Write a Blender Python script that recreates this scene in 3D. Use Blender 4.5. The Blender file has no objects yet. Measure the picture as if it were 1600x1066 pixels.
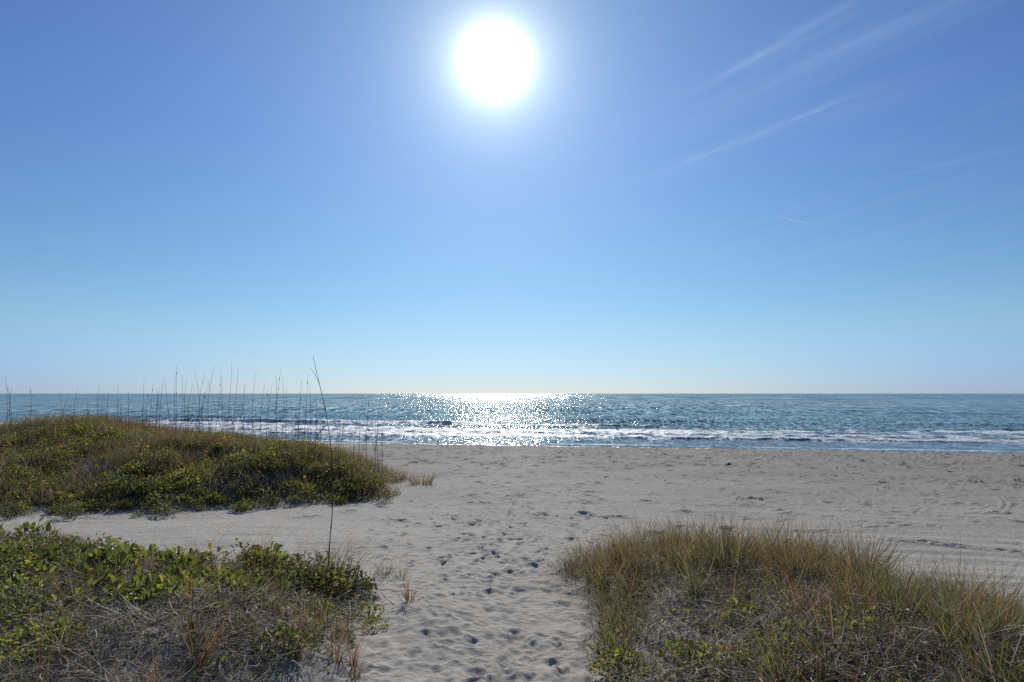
import bpy, math, random
import numpy as np
from mathutils import Vector
R = math.radians
rng = np.random.default_rng(7)
random.seed(7)
scene = bpy.context.scene
C = scene.collection

# ------------------------------------------------------------------ camera
CAM_Z = 3.4
PITCH = 4.4
F = 1067.0
cam_d = bpy.data.cameras.new('camera')
cam = bpy.data.objects.new('camera', cam_d); C.objects.link(cam)
cam.location = (0, 0, CAM_Z)
cam.rotation_euler = (R(90 + PITCH), 0, 0)
cam_d.lens = 24.0; cam_d.sensor_width = 36.0
cam_d.clip_start = 0.1; cam_d.clip_end = 80000
scene.camera = cam

def ray(px, py):
    u = (px - 800) / F; v = (533 - py) / F
    c, s = math.cos(R(PITCH)), math.sin(R(PITCH))
    return np.array([u, c - s * v, s + c * v])

# ------------------------------------------------------------------ world, sun, exposure
sd = ray(773, 97); sd /= np.linalg.norm(sd)
SUN_EL = math.asin(sd[2]); SUN_AZ = math.atan2(sd[0], sd[1])      # azimuth from +Y towards +X
world = bpy.data.worlds.new('World'); scene.world = world
world.use_nodes = True
wt = world.node_tree; wt.nodes.clear()
def wn(t, **k):
    n = wt.nodes.new(t)
    for a, b in k.items(): setattr(n, a, b)
    return n
def wl(a, b): wt.links.new(a, b)
def wmath(op, a, b=None, c=None):
    n = wn('ShaderNodeMath', operation=op)
    for i, v in enumerate((a, b, c)):
        if v is None: continue
        if isinstance(v, (int, float)): n.inputs[i].default_value = v
        else: wl(v, n.inputs[i])
    return n.outputs[0]
sky = wn('ShaderNodeTexSky', sky_type='NISHITA')
sky.sun_disc = False
sky.sun_elevation = SUN_EL; sky.sun_rotation = SUN_AZ
sky.altitude = 0; sky.air_density = 1.0; sky.dust_density = 0.1; sky.ozone_density = 6.0
tc = wn('ShaderNodeTexCoord')
nrm = wn('ShaderNodeVectorMath', operation='NORMALIZE'); wl(tc.outputs['Generated'], nrm.inputs[0])
dt = wn('ShaderNodeVectorMath', operation='DOT_PRODUCT'); wl(nrm.outputs[0], dt.inputs[0]); dt.inputs[1].default_value = tuple(sd)
ang = wmath('MULTIPLY', wmath('ARCCOSINE', wmath('MINIMUM', dt.outputs['Value'], 0.999999)), 180 / math.pi)
g1 = wmath('MULTIPLY', wmath('EXPONENT', wmath('MULTIPLY', wmath('POWER', wmath('DIVIDE', ang, 1.5), 2.0), -1.0)), 60.0)
g2 = wmath('MULTIPLY', wmath('EXPONENT', wmath('DIVIDE', ang, -2.0)), 17.0)
g3 = wmath('MULTIPLY', wmath('EXPONENT', wmath('DIVIDE', ang, -8.0)), 1.6)
glow = wmath('ADD', wmath('ADD', g1, g2), g3)
# cirrus: streaks on a high flat layer, seen by direction
sep = wn('ShaderNodeSeparateXYZ'); wl(nrm.outputs[0], sep.inputs[0])
zc = wmath('MAXIMUM', sep.outputs['Z'], 0.03)
pxx = wmath('DIVIDE', sep.outputs['X'], zc); pyy = wmath('DIVIDE', sep.outputs['Y'], zc)
across = wmath('ADD', wmath('MULTIPLY', pxx, 0.944), wmath('MULTIPLY', pyy, 0.33))
along = wmath('ADD', wmath('MULTIPLY', pxx, -0.33), wmath('MULTIPLY', pyy, 0.944))
comb = wn('ShaderNodeCombineXYZ')
wl(wmath('MULTIPLY', across, 2.6), comb.inputs[0]); wl(wmath('MULTIPLY', along, 0.30), comb.inputs[1])
cn = wn('ShaderNodeTexNoise'); cn.inputs['Scale'].default_value = 1.35; cn.inputs['Detail'].default_value = 5
cn.inputs['Roughness'].default_value = 0.5; cn.inputs['Distortion'].default_value = 0.35
wl(comb.outputs[0], cn.inputs['Vector'])
cr = wn('ShaderNodeMapRange'); cr.interpolation_type = 'SMOOTHSTEP'
cr.inputs['From Min'].default_value = 0.50; cr.inputs['From Max'].default_value = 0.78; wl(cn.outputs['Fac'], cr.inputs['Value'])
def cmask(val, lo, hi):
    m = wn('ShaderNodeMapRange'); m.interpolation_type = 'SMOOTHSTEP'
    m.inputs['From Min'].default_value = lo; m.inputs['From Max'].default_value = hi; wl(val, m.inputs['Value']); return m.outputs[0]
def streak(c0, slope, width, amp, l0, l1):
    d = wmath('SUBTRACT', across, wmath('ADD', wmath('MULTIPLY', along, slope), c0))
    g = wmath('EXPONENT', wmath('MULTIPLY', wmath('POWER', wmath('DIVIDE', d, width), 2.0), -1.0))
    return wmath('MULTIPLY', wmath('MULTIPLY', g, amp), wmath('MULTIPLY', cmask(along, l0, l0 + 0.5), cmask(along, l1, l1 - 0.6)))
fib = wn('ShaderNodeTexNoise'); fib.inputs['Scale'].default_value = 1.0; fib.inputs['Detail'].default_value = 6; fib.inputs['Roughness'].default_value = 0.65; fib.inputs['Distortion'].default_value = 0.6
fcomb = wn('ShaderNodeCombineXYZ'); wl(wmath('MULTIPLY', wmath('ADD', across, wmath('MULTIPLY', along, 0.2)), 9.0), fcomb.inputs[0]); wl(wmath('MULTIPLY', along, 1.3), fcomb.inputs[1]); wl(fcomb.outputs[0], fib.inputs['Vector'])
across = wmath('ADD', across, wmath('MULTIPLY', wmath('SUBTRACT', cn.outputs['Fac'], 0.5), 0.12))
st = streak(2.30, -0.259, 0.035, 0.34, 1.5, 2.9)
for a in ((2.34, -0.259, 0.10, 0.20, 1.4, 3.0), (1.524, -0.113, 0.022, 0.30, 1.1, 2.1), (1.56, -0.113, 0.07, 0.16, 1.0, 2.3), (1.851, -0.199, 0.028, 0.24, 0.9, 2.0), (1.92, -0.199, 0.09, 0.16, 0.8, 2.2), (1.70, -0.15, 0.16, 0.12, 1.0, 2.6), (3.531, -0.368, 0.05, 0.12, 1.6, 2.8)):
    st = wmath('ADD', st, streak(*a))
st = wmath('MULTIPLY', st, cmask(fib.outputs['Fac'], 0.30, 0.68))
cirr = wmath('ADD', wmath('MULTIPLY', wmath('MULTIPLY', cr.outputs[0], cmask(across, 0.6, 1.3)), 0.10), wmath('MULTIPLY', st, 1.0))
cirr = wmath('MULTIPLY', cirr, cmask(sep.outputs['Z'], 0.05, 0.25))
hue = wn('ShaderNodeMixRGB', blend_type='MULTIPLY'); hue.inputs[0].default_value = 1.0
wl(sky.outputs[0], hue.inputs[1]); hue.inputs[2].default_value = (0.56, 0.59, 0.71, 1)
gc = wn('ShaderNodeMixRGB', blend_type='MULTIPLY'); gc.inputs[0].default_value = 1.0
wl(glow, gc.inputs[1]); gc.inputs[2].default_value = (1.0, 1.08, 0.72, 1)
hz_ = wn('ShaderNodeMixRGB', blend_type='MULTIPLY'); wl(wmath('MULTIPLY', cmask(sep.outputs['Z'], 0.11, 0.0), wmath('ADD', wmath('MULTIPLY', cmask(ang, 26.0, 44.0), 0.5), 0.5)), hz_.inputs[0])
bl = wn('ShaderNodeMixRGB', blend_type='MULTIPLY'); wl(cmask(sep.outputs['Z'], 0.42, 0.15), bl.inputs[0]); wl(hue.outputs[0], bl.inputs[1]); bl.inputs[2].default_value = (1.0, 1.03, 0.90, 1)
wl(bl.outputs[0], hz_.inputs[1]); hz_.inputs[2].default_value = (0.66, 0.80, 1.25, 1)
ad = wn('ShaderNodeMixRGB', blend_type='ADD'); ad.inputs[0].default_value = 1.0
wl(hz_.outputs[0], ad.inputs[1]); wl(gc.outputs[0], ad.inputs[2])
wide = wn('ShaderNodeMixRGB', blend_type='MULTIPLY'); wide.inputs[0].default_value = 1.0
wl(wmath('MULTIPLY', wmath('EXPONENT', wmath('MULTIPLY', wmath('POWER', wmath('DIVIDE', ang, 27.0), 2.0), -1.0)), 1.3), wide.inputs[1]); wide.inputs[2].default_value = (0.20, 0.52, 0.74, 1)
ad2 = wn('ShaderNodeMixRGB', blend_type='ADD'); ad2.inputs[0].default_value = 1.0; wl(ad.outputs[0], ad2.inputs[1]); wl(wide.outputs[0], ad2.inputs[2])
cmx = wn('ShaderNodeMixRGB', blend_type='MIX'); wl(wmath('MULTIPLY', cirr, 0.48), cmx.inputs[0]); wl(ad2.outputs[0], cmx.inputs[1])
cmx.inputs[2].default_value = (4.0, 5.1, 6.8, 1)
bg = wn('ShaderNodeBackground'); bg.inputs['Strength'].default_value = 0.10
wl(cmx.outputs[0], bg.inputs['Color'])
wo = wn('ShaderNodeOutputWorld'); wl(bg.outputs[0], wo.inputs['Surface'])

sl = bpy.data.lights.new('sun', 'SUN'); sl.energy = 3.2; sl.angle = R(0.5); sl.color = (1.0, 0.95, 0.86)
sun = bpy.data.objects.new('sun', sl); C.objects.link(sun)
sun.rotation_euler = Vector(tuple(sd)).to_track_quat('Z', 'Y').to_euler()
sun.location = (0, 0, 30)

scene.view_settings.view_transform = 'Standard'
scene.view_settings.look = 'None'
scene.view_settings.exposure = 0.35
scene.view_settings.gamma = 1.0
scene.render.engine = 'CYCLES'
scene.cycles.max_bounces = 6
scene.cycles.use_denoising = False
scene.cycles.transparent_max_bounces = 8

# ------------------------------------------------------------------ helpers
_perm = np.random.default_rng(3).permutation(4096)
_perm = np.concatenate([_perm, _perm])
_val = np.random.default_rng(4).uniform(-1, 1, 4096)
def vnoise(x, y, seed=0):
    x = np.asarray(x, float) + seed * 17.31; y = np.asarray(y, float) - seed * 9.77
    xi = np.floor(x).astype(np.int64); yi = np.floor(y).astype(np.int64)
    fx = x - xi; fy = y - yi
    fx = fx * fx * (3 - 2 * fx); fy = fy * fy * (3 - 2 * fy)
    def h(a, b): return _val[_perm[(_perm[a & 4095] + b) & 4095]]
    v00 = h(xi, yi); v10 = h(xi + 1, yi); v01 = h(xi, yi + 1); v11 = h(xi + 1, yi + 1)
    return (v00 * (1 - fx) + v10 * fx) * (1 - fy) + (v01 * (1 - fx) + v11 * fx) * fy
def fbm(x, y, o=4, seed=0, g=0.5):
    s = 0; a = 1; t = 0
    for i in range(o):
        s = s + a * vnoise(x * 2 ** i, y * 2 ** i, seed + i * 3); t += a; a *= g
    return s / t
def sstep(a, b, x):
    t = np.clip((np.asarray(x, float) - a) / (b - a), 0, 1); return t * t * (3 - 2 * t)
def polysd(x, y, P):
    """signed distance to a polygon, positive inside"""
    P = np.array(P, float); n = len(P)
    d = np.full(np.shape(x), 1e18); inside = np.zeros(np.shape(x), bool)
    for i in range(n):
        a = P[i]; b = P[(i + 1) % n]; e = b - a
        t = np.clip(((x - a[0]) * e[0] + (y - a[1]) * e[1]) / (e @ e), 0, 1)
        dx = x - a[0] - t * e[0]; dy = y - a[1] - t * e[1]
        d = np.minimum(d, dx * dx + dy * dy)
        c = ((a[1] > y) != (b[1] > y))
        with np.errstate(divide='ignore', invalid='ignore'):
            xx = (b[0] - a[0]) * (y - a[1]) / (b[1] - a[1] + 1e-12) + a[0]
        inside ^= c & (x < xx)
    d = np.sqrt(d)
    return np.where(inside, d, -d)

# ------------------------------------------------------------------ terrain heights
SL = 0.22                       # the shore runs slightly towards the camera on the right
SHORE = 46.0
P_FAR = [(-60, 11), (-14, 12.4), (-9.8, 13.1), (-6.6, 13.8), (-5.2, 15), (-3.3, 16.2), (-2.75, 18.0), (-3.4, 20.5), (-5, 25), (-9, 31), (-16, 36), (-60, 38)]
P_NEAR = [(-40, 11), (-9, 9.9), (-6.9, 9.4), (-4.7, 8.6), (-3.25, 7.7), (-2.5, 8.1), (-2.05, 8.2), (-1.6, 7.3), (-1.3, 5.9), (-1.05, 4.5), (-1.0, 2.5), (-1.6, 0.8), (-4, -1), (-40, -3)]
P_RIGHT = [(.42, 8.2), (.85, 9.1), (1.9, 9.7), (3.3, 9.2), (3.9, 8.1), (4.3, 7.1), (4.1, 6.5), (4.5, 5.9), (5.4, 5.3), (9, 4.7), (40, 3), (40, -4), (4, -1), (1.6, 0.8), (.75, 2.5), (.60, 4.4), (.72, 6.2), (.42, 7.4)]
def warp(x, y):
    return x + 0.35 * vnoise(x * 0.9, y * 0.9, 11) + 0.12 * vnoise(x * 3, y * 3, 12), y + 0.35 * vnoise(x * 0.9, y * 0.9, 13) + 0.12 * vnoise(x * 3, y * 3, 14)
def ground(x, y):
    """height without the small prints"""
    x = np.asarray(x, float); y = np.asarray(y, float)
    v = y + SL * x
    z = np.interp(v, [-30, 0, 2, 4, 6, 9, 12, 20, 30, 38, 44, 46, 55, 80, 200], [2.3, 1.85, 1.75, 1.6, 1.42, 1.17, 1.02, 0.85, 0.6, 0.32, 0.06, -0.02, -0.6, -2, -6])
    far = sstep(35000, 3000, np.hypot(x, y))
    wx, wy = warp(x, y)
    sf = polysd(wx, wy, P_FAR); sn = polysd(wx, wy, P_NEAR); sr = polysd(wx, wy, P_RIGHT)
    hf = np.interp(x, [-60, -28, -20, -17, -14.4, -12.4, -10.3, -5.6, -4.5, -3.5, -1.5], [0.9, 1.2, .98, 1.12, 1.52, 1.27, 1.14, .90, .70, .32, .08])
    rw = np.interp(x, [-14, -10, -5.5, -3.5], [9.0, 7.0, 2.9, 1.8])
    z = z + hf * (0.14 * sstep(-0.3, 1.0, sf) + 0.86 * sstep(0.06, 1.0, sf / rw))
    z = z + 0.12 * sstep(0.2, 2.0, sf) * fbm(x * 0.7, y * 0.7, 3, 21)
    z = z + 0.34 * sstep(-0.15, 1.1, sn) + 0.10 * sstep(0.1, 1.2, sn) * fbm(x * 0.9, y * 0.9, 3, 22)
    z = z + 0.30 * sstep(-0.15, 1.2, sr) + 0.22 * sstep(0.6, 3.0, sr) * sstep(11, 8, y) + 0.09 * sstep(0.1, 1.2, sr) * fbm(x * 0.9, y * 0.9, 3, 23)
    z = z + 0.05 * fbm(x * 0.35, y * 0.35, 3, 24) * sstep(46, 40, v)
    # low sand shelf that the near plants have gathered beside the path
    z = z + 0.10 * np.exp(-((x + 0.75) / 0.35) ** 2 - ((y - 6.3) / 0.9) ** 2)
    return z
def smooth_nonneg(a): return np.maximum(a, 0)

# ------------------------------------------------------------------ materials
def mat(name):
    m = bpy.data.materials.new(name); m.use_nodes = True
    nt = m.node_tree; nt.nodes.clear()
    out = nt.nodes.new('ShaderNodeOutputMaterial')
    return m, nt, out
def nd(nt, t, **k):
    n = nt.nodes.new(t)
    for a, b in k.items():
        if a.startswith('i_'): n.inputs[a[2:].replace('_', ' ')].default_value = b
        else: setattr(n, a, b)
    return n
def mix(nt, f, a, b, bt='MIX'):
    n = nt.nodes.new('ShaderNodeMixRGB'); n.blend_type = bt
    for i, v in zip((0, 1, 2), (f, a, b)):
        if isinstance(v, (int, float)): n.inputs[i].default_value = v
        elif isinstance(v, tuple): n.inputs[i].default_value = v + (1,) if len(v) == 3 else v
        else: nt.links.new(v, n.inputs[i])
    return n.outputs[0]
def mrange(nt, v, a, b, c=0.0, d=1.0, smooth=True):
    n = nt.nodes.new('ShaderNodeMapRange')
    if smooth: n.interpolation_type = 'SMOOTHSTEP'
    nt.links.new(v, n.inputs['Value'])
    n.inputs['From Min'].default_value = a; n.inputs['From Max'].default_value = b
    n.inputs['To Min'].default_value = c; n.inputs['To Max'].default_value = d
    return n.outputs[0]
def nmath(nt, op, a, b=None):
    n = nt.nodes.new('ShaderNodeMath'); n.operation = op
    for i, v in enumerate((a, b)):
        if v is None: continue
        if isinstance(v, (int, float)): n.inputs[i].default_value = v
        else: nt.links.new(v, n.inputs[i])
    return n.outputs[0]
def noise(nt, co, scale, detail=4, rough=0.55, dist=0.0):
    n = nd(nt, 'ShaderNodeTexNoise', i_Scale=scale, i_Detail=detail, i_Roughness=rough, i_Distortion=dist)
    nt.links.new(co, n.inputs['Vector']); return n.outputs['Fac']

def sand_material():
    m, nt, out = mat('sand')
    co = nd(nt, 'ShaderNodeTexCoord').outputs['Object']
    at = nd(nt, 'ShaderNodeAttribute', attribute_name='wet').outputs['Fac']
    lit = nd(nt, 'ShaderNodeAttribute', attribute_name='litter').outputs['Fac']
    n1 = noise(nt, co, 0.5, 5); n2 = noise(nt, co, 9, 6, 0.65); n3 = noise(nt, co, 160, 3, 0.7)
    c = mix(nt, mrange(nt, n1, 0.35, 0.65), (0.355, 0.322, 0.266), (0.405, 0.372, 0.312))
    c = mix(nt, mrange(nt, n2, 0.40, 0.72), c, (0.46, 0.43, 0.372))
    c = mix(nt, mrange(nt, n3, 0.60, 0.72, 0, 0.45), c, (0.16, 0.14, 0.125))
    c = mix(nt, mrange(nt, noise(nt, co, 70, 2), 0.66, 0.72, 0, 0.5), c, (0.55, 0.53, 0.5))
    # broken plant litter mixed into the sand under the plants
    l = nmath(nt, 'MULTIPLY', lit, mrange(nt, noise(nt, co, 7, 6, 0.7, 0.6), 0.30, 0.50))
    lc = mix(nt, noise(nt, co, 55, 4, 0.7), (0.03, 0.024, 0.02), (0.13, 0.11, 0.09))
    c = mix(nt, l, c, lc)
    cs = nd(nt, 'ShaderNodeAttribute', attribute_name='seaward_tone').outputs['Fac']
    c = mix(nt, cs, c, mix(nt, 1.0, c, (0.66, 0.655, 0.67), 'MULTIPLY'))  # darker sand colour by the seaward mask
    c = mix(nt, at, c, (0.17, 0.145, 0.115))
    p = nd(nt, 'ShaderNodeBsdfPrincipled'); nt.links.new(c, p.inputs['Base Color'])
    nt.links.new(mrange(nt, at, 0, 1, 0.95, 0.45), p.inputs['Roughness']); p.inputs['Specular IOR Level'].default_value = 0.25
    b = nd(nt, 'ShaderNodeBump', i_Strength=0.75, i_Distance=0.03)
    h = nmath(nt, 'ADD', nmath(nt, 'MULTIPLY', noise(nt, co, 11, 5, 0.6), 1.2), nmath(nt, 'MULTIPLY', n3, 0.22))
    nt.links.new(h, b.inputs['Height']); nt.links.new(b.outputs[0], p.inputs['Normal'])
    nt.links.new(p.outputs[0], out.inputs['Surface']); return m

def plant_material(name, trans=0.35, rough=0.55, vary=0.25, spec=0.3):
    m, nt, out = mat(name)
    a = nd(nt, 'ShaderNodeAttribute', attribute_name='col').outputs['Color']
    co = nd(nt, 'ShaderNodeTexCoord').outputs['Object']
    oi = nd(nt, 'ShaderNodeObjectInfo').outputs['Random']
    c = mix(nt, mrange(nt, noise(nt, co, 14, 3), 0.3, 0.75, 0, 0.45), a, (0.20, 0.14, 0.07))
    hs = nd(nt, 'ShaderNodeHueSaturation'); nt.links.new(c, hs.inputs['Color'])
    nt.links.new(mrange(nt, oi, 0, 1, 1 - vary, 1 + vary, False), hs.inputs['Value'])
    nt.links.new(mrange(nt, oi, 0, 1, 0.512, 0.49, False), hs.inputs['Hue'])
    p = nd(nt, 'ShaderNodeBsdfPrincipled', i_Roughness=rough); p.inputs['Specular IOR Level'].default_value = spec
    nt.links.new(hs.outputs[0], p.inputs['Base Color'])
    t = nd(nt, 'ShaderNodeBsdfTranslucent'); 
    bc = mix(nt, 1.0, hs.outputs[0], (1.15, 1.15, 1.0), 'MULTIPLY'); nt.links.new(bc, t.inputs['Color'])
    mx = nd(nt, 'ShaderNodeMixShader'); mx.inputs[0].default_value = trans
    nt.links.new(p.outputs[0], mx.inputs[1]); nt.links.new(t.outputs[0], mx.inputs[2])
    nt.links.new(mx.outputs[0], out.inputs['Surface']); return m

def sea_material():
    m, nt, out = mat('sea_water')
    co = nd(nt, 'ShaderNodeTexCoord').outputs['Object']
    foam = nd(nt, 'ShaderNodeAttribute', attribute_name='foam').outputs['Fac']
    shal = nd(nt, 'ShaderNodeAttribute', attribute_name='shallow').outputs['Fac']
    def mp(sx, sy, rot=12.0):
        n = nd(nt, 'ShaderNodeMapping'); n.inputs['Rotation'].default_value = (0, 0, R(rot)); n.inputs['Scale'].default_value = (sx, sy, 1)
        nt.links.new(co, n.inputs['Vector']); return n.outputs[0]
    sepn = nd(nt, 'ShaderNodeSeparateXYZ'); nt.links.new(co, sepn.inputs[0]); Y = sepn.outputs['Y']
    # colour: patches of green and blue-green, sandy near the break
    cc = mix(nt, mrange(nt, noise(nt, mp(0.006, 0.04), 1, 4), 0.35, 0.65), (0.105, 0.205, 0.158), (0.125, 0.225, 0.152))
    cc = mix(nt, shal, cc, (0.17, 0.165, 0.09))
    milky = nd(nt, 'ShaderNodeAttribute', attribute_name='milky').outputs['Fac']
    cc = mix(nt, milky, cc, (0.32, 0.38, 0.34))
    fn = noise(nt, mp(0.55, 0.6), 1.0, 7, 0.72, 1.0)
    fm = nmath(nt, 'ADD', foam, nmath(nt, 'MULTIPLY', nmath(nt, 'SUBTRACT', fn, 0.5), 3.4))
    fmask = mrange(nt, fm, 0.36, 0.58)
    nfl = mrange(nt, foam, 0.02, 0.12); fmask = nmath(nt, 'MULTIPLY', fmask, nfl)
    # chop: facet tilts, in long-crested groups that grow with the deeper water
    def tilt(sx, sy, detail=2):
        n = nd(nt, 'ShaderNodeTexNoise', i_Scale=1.0, i_Detail=detail, i_Roughness=0.6); nt.links.new(mp(sx, sy, 8), n.inputs['Vector'])
        v = nd(nt, 'ShaderNodeVectorMath', operation='SUBTRACT'); nt.links.new(n.outputs['Color'], v.inputs[0]); v.inputs[1].default_value = (.5, .5, .5); return v.outputs[0]
    def scl(v, k):
        n = nd(nt, 'ShaderNodeVectorMath', operation='MULTIPLY'); nt.links.new(v, n.inputs[0])
        if isinstance(k, tuple): n.inputs[1].default_value = k
        else: nt.links.new(k, n.inputs[1])
        return n.outputs[0]
    def vadd(a, b):
        n = nd(nt, 'ShaderNodeVectorMath', operation='ADD'); nt.links.new(a, n.inputs[0])
        if isinstance(b, tuple): n.inputs[1].default_value = b
        else: nt.links.new(b, n.inputs[1])
        return n.outputs[0]
    w1 = mrange(nt, Y, 80, 150, 1, 0); w2 = nmath(nt, 'MULTIPLY', mrange(nt, Y, 80, 150, 0, 1), mrange(nt, Y, 260, 520, 1, 0)); w3 = mrange(nt, Y, 260, 520, 0, 1)
    t = scl(tilt(4.6, 0.9, 2), w1); t = vadd(t, scl(tilt(2.0, 0.13, 2), w2)); t = vadd(t, scl(tilt(0.6, 0.012, 2), w3))
    patches = mrange(nt, noise(nt, mp(0.012, 0.05), 1, 4), 0.3, 0.7, 0.65, 1.35)
    t = scl(scl(t, patches), (1.5, 1.85, 0.0)); t = scl(t, mrange(nt, Y, 44, 54, 0.5, 1))
    t = vadd(t, scl(tilt(7.0, 5.0, 1), (0.2, 0.25, 0.0)))
    t = vadd(t, (0.0, -0.13, 0.0))
    bp0 = nd(nt, 'ShaderNodeBump', i_Strength=0.5, i_Distance=1.0); nt.links.new(nmath(nt, 'MULTIPLY', noise(nt, mp(0.02, 0.11), 1, 3, 0.5), 0.9), bp0.inputs['Height'])
    nn = nd(nt, 'ShaderNodeVectorMath', operation='NORMALIZE'); nt.links.new(vadd(bp0.outputs[0], t), nn.inputs[0])
    w = nd(nt, 'ShaderNodeBsdfPrincipled', i_IOR=1.33, i_Roughness=0.1); w.inputs['Specular IOR Level'].default_value = 0.33
    nt.links.new(mrange(nt, Y, 50, 700, 0.05, 0.12), w.inputs['Roughness'])
    nt.links.new(cc, w.inputs['Base Color']); nt.links.new(nn.outputs[0], w.inputs['Normal'])
    f = nd(nt, 'ShaderNodeBsdfPrincipled', i_Roughness=0.6); 
    f.inputs['Base Color'].default_value = (0.78, 0.80, 0.82, 1)
    bf = nd(nt, 'ShaderNodeBump', i_Strength=1.0, i_Distance=0.25); nt.links.new(noise(nt, mp(2.5, 2.0), 1, 6, 0.7), bf.inputs['Height'])
    nt.links.new(bf.outputs[0], f.inputs['Normal'])
    mx = nd(nt, 'ShaderNodeMixShader'); nt.links.new(nmath(nt, 'MULTIPLY', fmask, 0.93), mx.inputs[0])
    nt.links.new(w.outputs[0], mx.inputs[1]); nt.links.new(f.outputs[0], mx.inputs[2])
    nt.links.new(mx.outputs[0], out.inputs['Surface']); return m

M_SAND = sand_material(); M_SEA = sea_material()
M_GRASS = plant_material('grass_blade', 0.52, 0.6, .25, .25)
M_LEAF = plant_material('leaf', 0.5, 0.5, 0.22, 0.3)
M_STRAW = plant_material('dry_straw', 0.36, 0.6, 0.15, 0.3)
M_STEM = plant_material('dry_stem', 0.05, 0.6, 0.15)
M_FLOWER = plant_material('petal', 0.35, 0.5, 0.08)

# ------------------------------------------------------------------ mesh builders
def raw_mesh(name, V, loops, starts, totals, attrs=None, material=None, smooth=True):
    me = bpy.data.meshes.new(name)
    me.vertices.add(len(V)); me.vertices.foreach_set('co', np.ascontiguousarray(V, np.float32).ravel())
    me.loops.add(len(loops)); me.loops.foreach_set('vertex_index', np.ascontiguousarray(loops, np.int32))
    me.polygons.add(len(starts)); me.polygons.foreach_set('loop_start', np.ascontiguousarray(starts, np.int32))
    try: me.polygons.foreach_set('loop_total', np.ascontiguousarray(totals, np.int32))
    except Exception: pass
    me.polygons.foreach_set('use_smooth', np.full(len(starts), smooth, bool))
    for k, a in (attrs or {}).items():
        if a.ndim == 1:
            at = me.attributes.new(k, 'FLOAT', 'POINT'); at.data.foreach_set('value', a.astype(np.float32))
        else:
            at = me.attributes.new(k, 'FLOAT_COLOR', 'POINT')
            at.data.foreach_set('color', np.concatenate([a, np.ones((len(a), 1))], 1).astype(np.float32).ravel())
    if material: me.materials.append(material)
    me.update(calc_edges=True); me.validate()
    return me
def grid_mesh(name, X, Y, Z, attrs, material, closed=True):
    nr, nc = X.shape
    V = np.stack([X, Y, Z], -1).reshape(-1, 3)
    i = np.arange(nr - 1)[:, None]; j = np.arange(nc if closed else nc - 1)[None, :]
    j2 = (j + 1) % nc
    q = np.stack([i * nc + j, i * nc + j2, (i + 1) * nc + j2, (i + 1) * nc + j], -1).reshape(-1, 4)[:, ::-1]
    n = len(q)
    return raw_mesh(name, V, q.ravel(), np.arange(n) * 4, np.full(n, 4), {k: a.ravel() for k, a in attrs.items()}, material)
def link(name, me, parent=None, loc=(0, 0, 0)):
    o = bpy.data.objects.new(name, me); C.objects.link(o); o.location = loc
    if parent: o.parent = parent
    return o
def tag(o, label, cat, group=None, kind=None):
    if label: o['label'] = label
    if cat: o['category'] = cat
    if group: o['group'] = group
    if kind: o['kind'] = kind
    return o

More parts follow.
